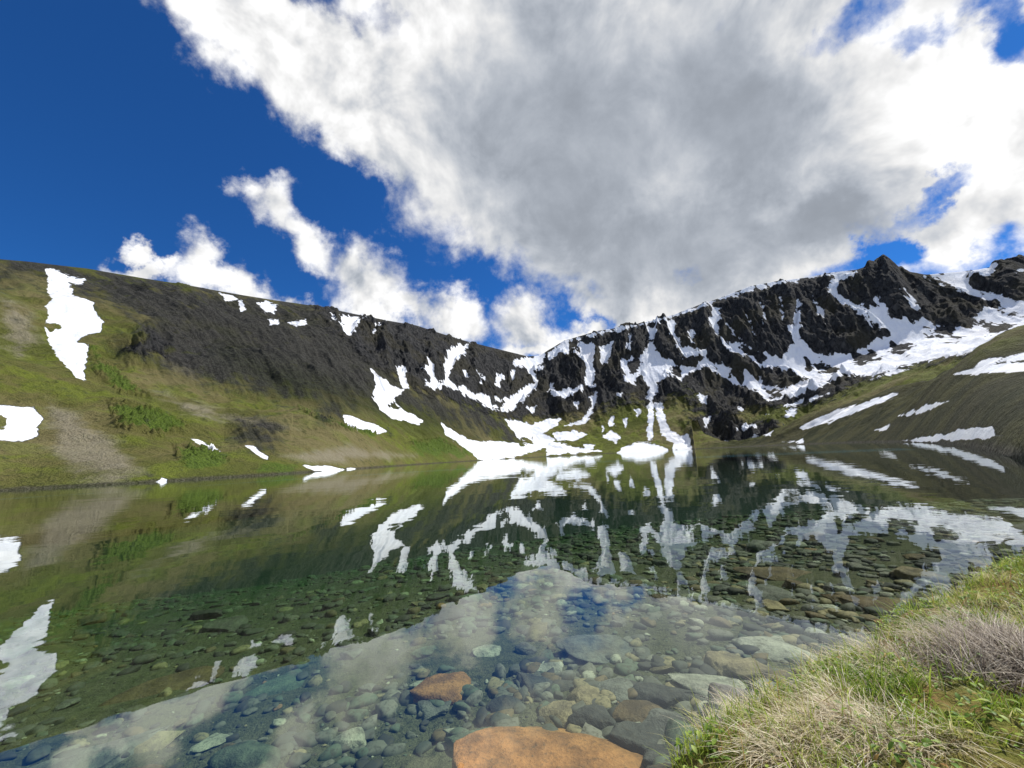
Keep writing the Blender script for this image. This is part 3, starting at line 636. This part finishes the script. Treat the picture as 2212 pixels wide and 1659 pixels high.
# dry straw tussocks
tx, ty, tz, ts = scatter(420, smaxv=2.2, clump=1.8, thr=.05, seed=12); k = 85
pick = rng.permutation(len(tx))[:250]; tx, ty = tx[pick], ty[pick]
ext = [(1890,1560,1.1),(1850,1590,1.1),(1930,1575,1.2),(1820,1560,1.1),(1955,1375,1.1),(1930,1400,1.2),(1900,1430,1.1),(2010,1350,1.0),(1765,1515,1.1),(1800,1490,1.1),(1715,1580,1.1),(1680,1600,1.0),(1730,1545,1.0),(1990,1600,1.0),(2080,1330,.9),(1870,1500,1.0)]
ex, ey = zip(*[on_level(a_, b_, .2) for a_, b_, _ in ext]); ne = len(ext)
tx = np.concatenate([tx, np.repeat(ex, 3)+rng.normal(0, .045, ne*3)]); ty = np.concatenate([ty, np.repeat(ey, 3)+rng.normal(0, .045, ne*3)])
nt = len(tx); tsz = rng.uniform(.4, 1.0, nt); tsz[-ne*3:] = np.repeat([q[2] for q in ext], 3)
Xq = np.repeat(tx, k)+rng.normal(0, .034, nt*k)*np.repeat(tsz, k); Yq = np.repeat(ty, k)+rng.normal(0, .034, nt*k)*np.repeat(tsz, k)
Zq, Sq = ground_z(Xq, Yq); n = len(Xq)
dirs = np.repeat(rng.uniform(1.6, 4.4, nt), k)+rng.normal(0, 1.1, n)
st = blades("dry_grass", Xq, Yq, np.maximum(Zq, .02)-.01, rng.uniform(.04, .15, n)*np.repeat(tsz, k), rng.uniform(.002, .0045, n), rng.uniform(.2, 1.0, n), dirs, rng.uniform(.2, 1.1, n), np.clip(rng.normal(.5, .28, n), 0, 1), 6)
st.data.materials.append(veg_mat("straw_blade", [(0, (.32, .22, .12)), (.4, (.70, .60, .40)), (.8, (.90, .84, .66)), (1, (.50, .52, .16))], .35))
finish(st, "stuff", "bleached dry grass tussocks drooping over the bank", "dry grass")
# one withered grey-brown tuft
ex, ey = on_level(2150, 1400, .25); n = 2600
Xq = ex+rng.normal(0, .11, n); Yq = ey+rng.normal(0, .09, n); Zq, Sq = ground_z(Xq, Yq)
wt = blades("withered_tussock", Xq, Yq, Zq-.01, rng.uniform(.10, .26, n), rng.uniform(.002, .0045, n), rng.uniform(.3, 1.0, n), rng.normal(.6, .8, n), rng.uniform(.2, 1.0, n), np.clip(rng.normal(.5, .28, n), 0, 1), 7)
wt.data.materials.append(veg_mat("withered_blade", [(0, (.14, .10, .07)), (.5, (.40, .33, .25)), (1, (.68, .60, .46))], .3))
finish(wt, None, "withered grey-brown grass tussock on the sunny bank", "grass tussock")
# upright green tall blades along the edge
Xq, Yq, Zq, Sq = scatter(12000, smaxv=.5, clump=1.6, thr=-.15, seed=30); n = len(Xq)
tg = blades("tall_grass", Xq, Yq, Zq-.01, rng.uniform(.07, .20, n), rng.uniform(.0028, .0048, n), rng.uniform(.05, .5, n), rng.uniform(0, 6.28, n), rng.uniform(0, .4, n), np.clip(rng.normal(.5, .27, n), 0, 1), 6)
tg.data.materials.append(veg_mat("tall_blade", [(0, (.14, .24, .025)), (.5, (.38, .50, .06)), (.85, (.60, .58, .18)), (1, (.42, .25, .12))], .5))
finish(tg, "stuff", "taller fresh grass blades along the water's edge", "grass")
# small broad leaves
Xq, Yq, Zq, Sq = scatter(22000, y1=4.2, clump=2.2, thr=.08, seed=44); n = len(Xq)
lv = leaves("leafy_herbs", Xq, Yq, Zq+rng.uniform(.005, .055, n), rng.uniform(.018, .036, n), rng.uniform(.009, .017, n), rng.uniform(0, 6.28, n), rng.uniform(-.1, 1.0, n), rng.random(n))
lv.data.materials.append(veg_mat("herb_leaf", [(0, (.09, .18, .02)), (.5, (.22, .36, .04)), (.9, (.44, .52, .08)), (1, (.45, .25, .08))], .35))
finish(lv, "stuff", "low green willow herb leaves on the bank", "leaves")
print("NC", NC, "NR", NR, "stones", len(placed))
